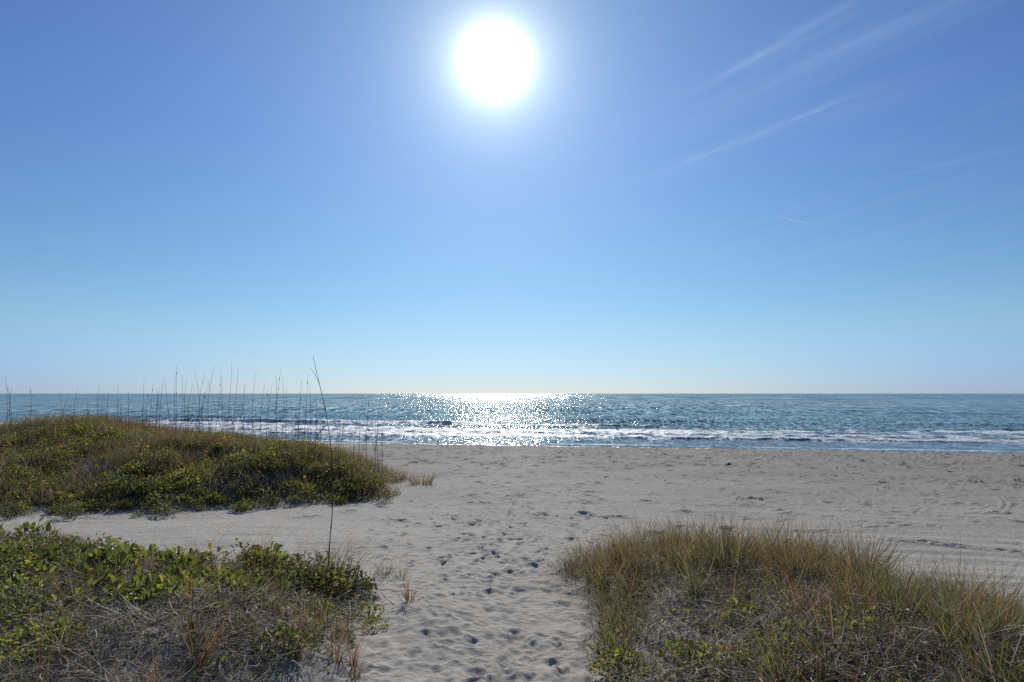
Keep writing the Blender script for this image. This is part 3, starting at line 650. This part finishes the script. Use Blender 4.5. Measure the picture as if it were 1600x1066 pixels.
place(shrub_v, P_FAR, BOX_F, 24, 'low leafy shrub on the face of the far left dune', 'shrub', 'leafy shrubs on the far left dune', .6, 1.1, lambda x, y: (y < 18.5 - .2 * (x + 8)) * (.3 + .7 * sstep(-13, -4, x)), .5, name='low_shrub')

def px_ground(px, py):
    """where the sight line through a photo point meets the ground"""
    r = ray(px, py); t = 3.0
    for _ in range(6000):
        p = r * t
        if CAM_Z + p[2] <= float(ground(p[0], p[1])): break
        t += .01 if t < 12 else .03
    return p[0], p[1]
def at_px(px, d):
    return (px - 800) / F * d, d
# plants that stand alone
x, y = px_ground(640, 940)
o = link('grass_tuft', rust_v[0], None, (x, y, float(gz(x, y)))); o.scale = (.8, .8, 1.15)
tag(o, 'small orange and tan grass tuft alone on bare sand left of the path', 'grass tuft')
x, y = px_ground(885, 941)
o = link('grass_tuft', wisp_v[1], None, (x, y, float(gz(x, y)))); o.scale = (.5, .5, .42)
tag(o, 'tiny dry sprig alone on sand just right of the path', 'grass tuft')
for (cx, cy, s, kk) in ((598, 742, .9, 0), (612, 747, 1.0, 1), (622, 752, .8, 2), (630, 748, .6, 3)):
    x, y = px_ground(cx, cy); o = link('grass_clump', tan_v[kk], None, (x, y, float(gz(x, y)))); o.scale = (s * 1.1, s * 1.1, s)
    tag(o, 'sparse tan grass clump where the far left dune runs out to the right', 'grass clump', 'sparse grass clumps at the right tip of the far dune')
bush_v = clump_mesh('bushy_tuft', 150, .42, .22, .008, [OLIVE, TAN, BROWN, RUST, GREEN], [3, 3, 3, 2, 2], .4)
x, y = px_ground(658, 757)
o = link('grass_tuft', bush_v, None, (x, y, float(gz(x, y)))); o.scale = (1.35, 1.2, 1.15)
tag(o, 'lone bushy tan grass tuft at the right tip of the far left dune', 'grass tuft')
x, y = px_ground(635, 750)
o = link('grass_tuft', tan_v[2], None, (x, y, float(gz(x, y)))); o.scale = (1.1, 1.1, .75)
tag(o, 'small low tan tuft between the far dune and its lone end tuft', 'grass tuft')
x, y = px_ground(575, 775); leafy(dark_v[0], x, y, 1.6, 'dark green leafy bush at the right foot of the far left dune', 'bush', name='leafy_bush')
x, y = px_ground(548, 776); leafy(dark_v[1], x, y, 1.3, 'dark leafy bush just left of the one at the far dune foot', 'bush', name='leafy_bush')
x, y = px_ground(410, 880); leafy(fine_v[0], x, y, .55, 'tiny leafy sprig alone on sand behind the near left dune', 'plant', name='leafy_sprig')
x, y = px_ground(975, 1058); leafy(fine_v[1], x, y, 1.0, 'bright green low plant at the bottom edge right of the path', 'plant')
x, y = px_ground(575, 965); leafy(fine_v[2], x, y, .75, 'pale green leafy plant on sand at the right edge of the near left dune', 'plant')
x, y = px_ground(585, 985); leafy(fine_v[3], x, y, .6, 'lowest pale green sprig at the right edge of the near left dune', 'plant')
for (cx, cy, s) in ((510, 935, 1.1), (535, 925, 1.0), (478, 925, .9), (560, 930, .8)):
    x, y = px_ground(cx, cy); leafy(dark_v[int(cx) % 3], x, y, s, 'dark green bushy plant at the foot of the tall leaning stalk', 'bush', 'bushy plants around the tall stalk', name='leafy_bush')
for (cx, cy, s) in ((500, 900, 1.0), (520, 893, 1.2), (545, 897, 1.0), (470, 905, .8), (580, 905, .8), (600, 900, .6), (625, 905, .5)):
    x, y = px_ground(cx, cy); o = link('grass_clump', (tan_v + wisp_v)[int(cx) % 8], None, (x, y, float(gz(x, y)))); o.scale = (s, s, s * .85)
    tag(o, 'brown wispy grass clump round the tall leaning stalk', 'grass clump', 'brown grass clumps at the tall stalk')
for (cx, cy, s) in ((300, 905, .9), (335, 908, .8), (380, 905, 1.0), (440, 900, .9), (290, 900, .7), (410, 903, .75), (360, 900, .8)):
    x, y = px_ground(cx, cy); o = link('grass_tuft', wisp_v[int(cx) % 4], None, (x, y, float(gz(x, y)))); o.scale = (s, s, s)
    tag(o, 'thin wispy brown tuft on the far rim of the near left dune', 'grass tuft', 'wispy tufts on the near left rim')

q = scatter(P_FAR, 46, -.75, BOX_F, lambda x, y: (y < 17.2) * (np.abs(polysd(x, y, P_FAR)) < .55) * 1.0)
for k, (x, y) in enumerate(q):
    leafy((dark_v + fine_v)[k % 7], x, y, rng.uniform(.5, 1.1), 'small creeper sprig straggling on the sand along the front foot of the far left dune', 'creeper', 'creeper sprigs along the foot of the far left dune', name='creeper_sprig')
place(fine_v, P_FAR, BOX_F, 46, 'bright green leafy plant scattered over the face of the far left dune', 'plant', 'bright leafy plants on the far left dune', 1.0, 1.9, lambda x, y: np.clip(patch(141, .7, -.2, .2)(x, y) * .9 + .1, 0, 1) * (y < 21), .4)
# --- flowering plants on the far dune: > foliage, stem, flower (> flower_centre)
def flower_meshes():
    n = 11; a = np.arange(n) * 2 * math.pi / n
    b = Bits(); b.leaves(np.stack([.012 * np.cos(a), .012 * np.sin(a), 0 * a], -1), np.full(n, .045), np.full(n, .02), a, rng.uniform(.0, .35, n), pick([(.75, .42, .01), (.8, .5, .015)], [1, 1], n))
    c = Bits(); c.tube([(0, 0, -.006), (0, 0, .006), (0, 0, .012)], [.016, .015, .004], (.16, .07, .015), 8)
    return b.mesh('flower', M_FLOWER, False), c.mesh('flower_centre', M_STEM)
FL = flower_meshes()
fpx = [(100, 705), (145, 684), (163, 681), (138, 700), (136, 698), (237, 678), (206, 731), (232, 757), (312, 763), (323, 718), (105, 786), (124, 789), (345, 692), (346, 693), (294, 690), (358, 733), (228, 708), (12, 703), (70, 690), (168, 739), (260, 716), (400, 712), (432, 720), (483, 757), (287, 736), (8, 702)]
for (a, b_) in fpx:
    x, y = px_ground(a, b_ + 12)
    v = fine_v[int(a) % 4]
    r = leafy(v, x, y, 1.15, 'leafy plant with yellow orange flowers on the far left dune', 'flowering plant', 'yellow flowering plants on the far left dune', name='flowering_plant')
    for k in range(1 + (a % 3 == 0) + (a % 2)):
        f = link('flower', FL[0], r, (rng.normal(0, .09), rng.normal(0, .09), .24 + rng.uniform(0, .08)))
        f.rotation_euler = (rng.normal(.5, .35), rng.normal(0, .4), rng.uniform(0, 6.28)); f.scale = (.62,) * 3
        link('flower_centre', FL[1], f)

# --- sea oats stalks standing above the dune crest
def stalk_bits(base, tip, rad, bow=.0, nodes=0):
    base = np.array(base); tip = np.array(tip); d = tip - base; L = np.linalg.norm(d)
    t = np.linspace(0, 1, 9); sd2 = np.array([1.0, 0, 0])
    P = base[None] + d[None] * t[:, None] + sd2[None] * (bow * np.sin(t * math.pi))[:, None]
    b = Bits(); b.tube(P, rad * (1 - .72 * t), (.085, .062, .04), 5)
    for k in range(nodes):
        i = int(rng.integers(2, 8)); p = P[i]
        b.tube([p + (0, 0, -.03), p, p + (0, 0, .035)], [rad * .7, rad * 1.6, rad * .7], (.05, .035, .025), 5)
    return b, P
EXPL = [(16, 655, 8, 588), (24, 655, 10, 600), (0, 640, -6, 596), (26, 640, 18, 605), (50, 655, 47, 604), (122, 650, 122, 607), (157, 660, 154, 605), (170, 664, 170, 613), (186, 664, 184, 603), (189, 664, 190, 618), (225, 668, 225, 592), (236, 664, 239, 599), (206, 664, 201, 612), (245, 668, 245, 606), (253, 672, 256, 587), (250, 668, 250, 603), (280, 668, 276, 569), (284, 668, 285, 587), (281, 660, 274, 585), (281, 640, 258, 590), (310, 668, 304, 579), (311, 664, 319, 584), (297, 660, 291, 592), (301, 668, 301, 600), (333, 668, 335, 572), (337, 672, 345, 572), (356, 672, 324, 592), (353, 670, 347, 588), (356, 672, 362, 566), (365, 672, 373, 572), (320, 668, 319, 612), (326, 668, 327, 598), (372, 672, 384, 598), (383, 675, 381, 600), (400, 675, 400, 580), (413, 678, 414, 598), (419, 678, 418, 606), (427, 680, 425, 602), (436, 680, 432, 585), (437, 682, 439, 576), (441, 680, 442, 588), (447, 684, 447, 603), (466, 684, 471, 595), (476, 688, 481, 583), (488, 690, 484, 598), (495, 690, 494, 620), (505, 690, 507, 628), (532, 694, 533, 640), (533, 692, 540, 634), (555, 692, 558, 648), (577, 695, 578, 616), (597, 698, 596, 612), (560, 694, 562, 640), (587, 698, 586, 658), (600, 700, 599, 660), (293, 668, 292, 625), (316, 672, 313, 640), (459, 684, 461, 640), (520, 690, 521, 650)]
stalks = []
for (bx, by, tx, ty) in EXPL: stalks.append((bx, tx, ty, 1))
for k in range(90):
    bx = rng.uniform(0, 600) if k % 3 else rng.uniform(230, 500)
    stalks.append((bx, bx + rng.normal(0, 11), rng.uniform(612, 655) if bx < 480 else rng.uniform(635, 672), 0))
for (bx, tx, ty, main) in stalks:
    d = rng.uniform(19, 21.5) if bx > 450 else rng.uniform(20.5, 24)
    if bx > 520: d = rng.uniform(17.8, 19.6)
    x, y = at_px(bx, d); z = float(gz(x, y)) - .03
    r = ray(tx, ty); p = r * (d / r[1]); tip = np.array([p[0], p[1], CAM_Z + p[2]])
    L = tip[2] - z
    if L < .25: continue
    b, P = stalk_bits((0, 0, 0), tip - np.array([x, y, z]), .0085 if main else .0055, rng.normal(0, .07), int(rng.integers(0, 3)) if main else 0)
    for _k in range(int(rng.integers(0, 3))):
        i = int(rng.integers(2, 6)); q = P[i]; sgn = rng.choice([-1, 1])
        b.tube([q, q + (sgn * .05, 0, .12), q + (sgn * .10, 0, .30)], [.004, .003, .0015], (.10, .07, .04), 4)
    o = link('sea_oats_stalk', b.mesh('sea_oats_stalk', M_STEM), None, (x, y, z))
    lean = abs(tx - bx)
    over = ty < 612
    if over and lean >= 8: lab, g = 'tall leaning dry stalk rising past the horizon on the far left dune', 'leaning tall stalks on the far dune'
    elif over: lab, g = 'tall upright dry stalk rising past the horizon on the far left dune', 'upright tall stalks on the far dune'
    else: lab, g = 'short thin dry stalk ending below the horizon on the far left dune', 'short stalks on the far dune'
    tag(o, lab, 'grass stalk', g)
# the one tall leaning stalk in the near left dune: > stem, node, side_shoot
bx_, by_ = px_ground(513, 905)
d = by_; z = float(gz(bx_, by_)) - .03
root = empty('sea_oats_stalk', (bx_, by_, z))
pts = [(513, 905), (515, 850), (519, 800), (519, 745), (516, 690), (508, 640), (499, 600), (493, 575), (489, 556)]
P = []
for i, (a, b_) in enumerate(pts):
    dd = d - .02 * i; r = ray(a, b_); p = r * (dd / r[1]); P.append((p[0] - bx_, p[1] - by_, CAM_Z + p[2] - z))
P[0] = (0, 0, 0)
P = np.array(curve(P, 4)); t = np.linspace(0, 1, len(P))
b = Bits(); b.tube(P, .0058 * (1 - .75 * t) + .0006, (.10, .07, .045), 6); link('stem', b.mesh('stem', M_STEM), root)
for i in (6, 12, 20):
    q = P[i]; b = Bits(); b.tube([q - (0, 0, .022), q, q + (0, 0, .022)], [.006, .009, .005], (.06, .04, .03), 6); link('node', b.mesh('node', M_STEM), root)
q = P[18]; b = Bits(); b.tube([q, q + (-.05, 0, -.03), q + (-.10, 0, -.10), q + (-.13, 0, -.17)], [.004, .005, .004, .002], (.22, .16, .09), 5); link('side_shoot', b.mesh('side_shoot', M_STEM), root)
q = P[24]; b = Bits(); b.tube([q, q + (-.05, 0, .10), q + (-.10, 0, .17)], [.002, .002, .001], (.22, .16, .09), 5); link('side_shoot', b.mesh('side_shoot', M_STEM), root)
tag(root, 'very tall bent sea oats stalk rising from the near left dune past the horizon', 'grass stalk')
# the dark upright stick in the right dune
x, y = px_ground(1100, 868); z = float(gz(x, y))
r = ray(1097, 808); p = r * (y / r[1]); b, P_ = stalk_bits((0, 0, -.05), (p[0] - x, 0, CAM_Z + p[2] - z), .006, .0, 0)
tag(link('upright_stick', b.mesh('upright_stick', M_STEM), None, (x, y, z)), 'dark straight stick standing upright in the near right dune', 'stick')
for (a0, b0, a1_, b1_) in ((60, 1000, 66, 880), (290, 1010, 300, 890), (1497, 905, 1500, 830)):
    x, y = px_ground(a0, b0); z = float(gz(x, y)); r = ray(a1_, b1_); p = r * (y / r[1]); b, P_ = stalk_bits((0, 0, -.05), (p[0] - x, 0, CAM_Z + p[2] - z), .003, .02, 0)
    lab = {60: 'thin bare stem upright at the left edge of the near left dune', 290: 'thin bare stem standing in the middle of the near left dune', 1497: 'thin bare stem standing on the right end of the near right dune'}[a0]
    tag(link('dry_stem', b.mesh('dry_stem', M_STEM), None, (x, y, z)), lab, 'stem')

# grass clumps that stand out on the open lower part of the near left dune
for (cx, cy, s, kk) in ((455, 1000, 1.0, 1), (492, 1000, 1.1, 0), (500, 985, .8, 1), (525, 1035, 1.1, 1), (550, 1040, 1.0, 1), (430, 965, .8, 0), (395, 990, .9, 1), (380, 995, .7, 0), (540, 1000, .8, 0), (345, 1010, .8, 1), (555, 1062, .9, 1)):
    x, y = px_ground(cx, cy); o = link('grass_clump', (green_v if kk == 0 else rust_v)[int(cx) % 3], None, (x, y, float(gz(x, y)))); o.scale = (s * .6, s * .6, s * .8); o.rotation_euler = (0, 0, cx)
    tag(o, 'thin upright grass clump rooted in the open sandy lower part of the near left dune', 'grass clump', 'upright grass clumps in the sandy part of the near left dune')
for (cx, cy, s, kk) in ((30, 985, .9, 0), (80, 990, .8, 1), (62, 1015, .9, 2), (12, 1040, .9, 3), (98, 1010, .7, 0), (45, 955, .8, 1), (18, 925, .9, 2), (35, 895, .9, 3), (100, 905, .9, 0), (130, 890, .9, 1), (70, 880, .9, 2), (170, 900, .8, 3), (330, 955, .5, 0), (425, 925, .8, 1), (455, 915, .8, 2), (395, 925, .7, 3), (500, 960, .6, 0)):
    x, y = px_ground(cx, cy); leafy(fine_v[kk], x, y, s, 'lime green small leaved plant in the thick leafy part of the near left dune', 'plant', 'lime green plants in the leafy part of the near left dune')
for (cx, cy, s, kk) in ((245, 950, .9, 0), (262, 940, .8, 1), (228, 958, .8, 2), (205, 935, .9, 3), (282, 930, .8, 4), (305, 930, .8, 0), (330, 925, .8, 1), (352, 928, .8, 2), (110, 960, .7, 3), (140, 930, .9, 4), (60, 910, 1.0, 0), (15, 885, 1.0, 1), (385, 935, .8, 2), (180, 905, 1.0, 3), (150, 895, .9, 4)):
    x, y = px_ground(cx, cy); leafy(vine_v[kk], x, y, s, 'dark green broad leaved runner sprig across the middle of the near left dune', 'vine', 'runner sprigs across the near left dune', name='beach_vine')
for (cx, cy, s) in ((1335, 960, 1.0), (1355, 955, 1.15), (1390, 965, 1.2), (1410, 975, 1.1), (1375, 950, 1.0), (1320, 945, .9), (1430, 960, .9)):
    x, y = px_ground(cx, cy); o = link('grass_clump', green_v[int(cx) % 4], None, (x, y, float(gz(x, y)))); o.scale = (s * .8, s * .8, s * 1.05); o.rotation_euler = (0, -.18, cx)
    tag(o, 'tall dark green arching grass clump on the right half of the near right dune', 'grass clump', 'tall green grass clumps on the right half of the near right dune')
for (cx, cy, s, kk) in ((888, 888, .9, 0), (905, 884, 1.0, 1), (925, 880, 1.0, 2), (948, 895, .9, 3), (900, 902, .7, 1), (930, 915, .8, 0), (965, 870, 1.0, 2), (985, 862, 1.0, 3)):
    x, y = px_ground(cx, cy); o = link('grass_clump', tan_v[kk], None, (x, y, float(gz(x, y)))); o.scale = (s, s, s * .8); o.rotation_euler = (0, 0, cx)
    tag(o, 'low brown spreading grass clump at the left tip of the near right dune', 'grass clump', 'spreading grass clumps at the left tip of the near right dune')
for (cx, cy, s, kk) in ((942, 955, .8, 0), (955, 985, .9, 1), (950, 1010, .8, 2), (968, 1040, .9, 3), (975, 965, .8, 1), (990, 1000, .8, 2)):
    x, y = px_ground(cx, cy); o = link('grass_clump', green_v[kk], None, (x, y, float(gz(x, y)))); o.scale = (s * .7, s * .7, s * .95); o.rotation_euler = (0, .1, cx)
    tag(o, 'upright olive grass clump along the lower left edge of the near right dune', 'grass clump', 'upright grass clumps on the lower left edge of the near right dune')
lying = [((1385, 1064), (1455, 1010), (1532, 962), 'long tan grass stalk lying slantwise across the lower right of the near right dune'),
         ((1010, 1000), (1035, 985), (1075, 990), 'short bleached stalk arching low on the left part of the near right dune'),
         ((1210, 1030), (1250, 1008), (1300, 1030), 'bleached arching stalk in the lower middle of the near right dune'),
         ((90, 985), (150, 955), (225, 945), 'long grey twig lying across the left part of the near left dune'),
         ((130, 965), (170, 955), (235, 952), 'pale straight twig lying just above the long grey twig on the near left dune'),
         ((88, 1040), (98, 1015), (104, 1018), 'short bent pale twig hooked upward at the lower left of the near left dune'),
         ((300, 950), (340, 932), (395, 965), 'rust tinted arching stalk in the middle of the near left dune'),
         ((430, 1060), (450, 1030), (462, 985), 'pale dead grass stem leaning up at the bottom of the near left dune'),
         ((10, 1000), (60, 985), (115, 975), 'thin pale twig lying at the left edge of the near left dune'),
         ((595, 925), (615, 940), (640, 965), 'dark thin twig lying on the sand at the right edge of the near left dune')]
for (p0, p1, p2, lab) in lying:
    G = [px_ground(*p) for p in (p0, p1, p2)]
    Q = np.array([(g[0], g[1], float(gz(*g)) + h) for g, h in zip(G, (.015, .10, .03))]); o0 = Q[0].copy()
    b = Bits(); b.tube(curve(Q - o0, 6), np.linspace(.0045, .002, 13), (.30, .25, .17) if 'dark' not in lab else (.07, .05, .035), 5)
    tag(link('fallen_twig', b.mesh('fallen_twig', M_STEM), None, tuple(o0)), lab, 'twig')
n = 7500; v_ = np.where(rng.random(n) < .55, 44.6 - np.abs(rng.normal(0, 1.6, n)), rng.uniform(4, 44, n)); x_ = rng.uniform(-12, 34, n); y_ = v_ - SL * x_
k_ = (polysd(x_, y_, P_FAR) < -.2) & (y_ > 3) & (vnoise(x_ * .35, y_ * .8, 121) > -.15)
q = np.stack([x_, y_], 1)[k_]; B = base3(q, .004); n = len(q); b = Bits()
sz_ = np.clip(q[:, 1] / 22, .22, 1)
b.blades(B, sz_ * rng.uniform(.05, .22, n), rng.uniform(0, 6.28, n), rng.uniform(1.1, 1.6, n), rng.uniform(0, .6, n), sz_ * rng.uniform(.015, .05, n), pick([(.06, .045, .03), (.10, .08, .055), (.03, .025, .02)], [2, 1, 2], n), 3, curl=rng.normal(0, 1.5, n))
tag(link('seaweed_debris', b.mesh('seaweed_debris', M_STRAW)), 'dark dried seaweed scraps scattered over the beach and along the waterline', 'seaweed', kind='stuff')

# ------------------------------------------------------------------ contrail high over the sea
def vapour():
    m, nt, out = mat('vapour')
    t = nd(nt, 'ShaderNodeBsdfTranslucent'); t.inputs['Color'].default_value = (.9, .92, .95, 1)
    tr = nd(nt, 'ShaderNodeBsdfTransparent'); mx = nd(nt, 'ShaderNodeMixShader'); mx.inputs[0].default_value = .055
    nt.links.new(tr.outputs[0], mx.inputs[1]); nt.links.new(t.outputs[0], mx.inputs[2]); nt.links.new(mx.outputs[0], out.inputs['Surface']); return m
r0 = ray(1212, 338); r1 = ray(1263, 349); D = 30000
A = r0 * (D / r0[1]); B_ = r1 * (D / r1[1])
pp = [tuple(A + (B_ - A) * k / 6) for k in range(7)]
b = Bits(); b.tube(pp, [4, 12, 18, 22, 22, 20, 8], (1, 1, 1), 8)
cm = b.mesh('contrail', vapour())
tag(link('contrail', cm, None, (0, 0, CAM_Z)), 'short thin white contrail in the blue sky on the right', 'contrail')
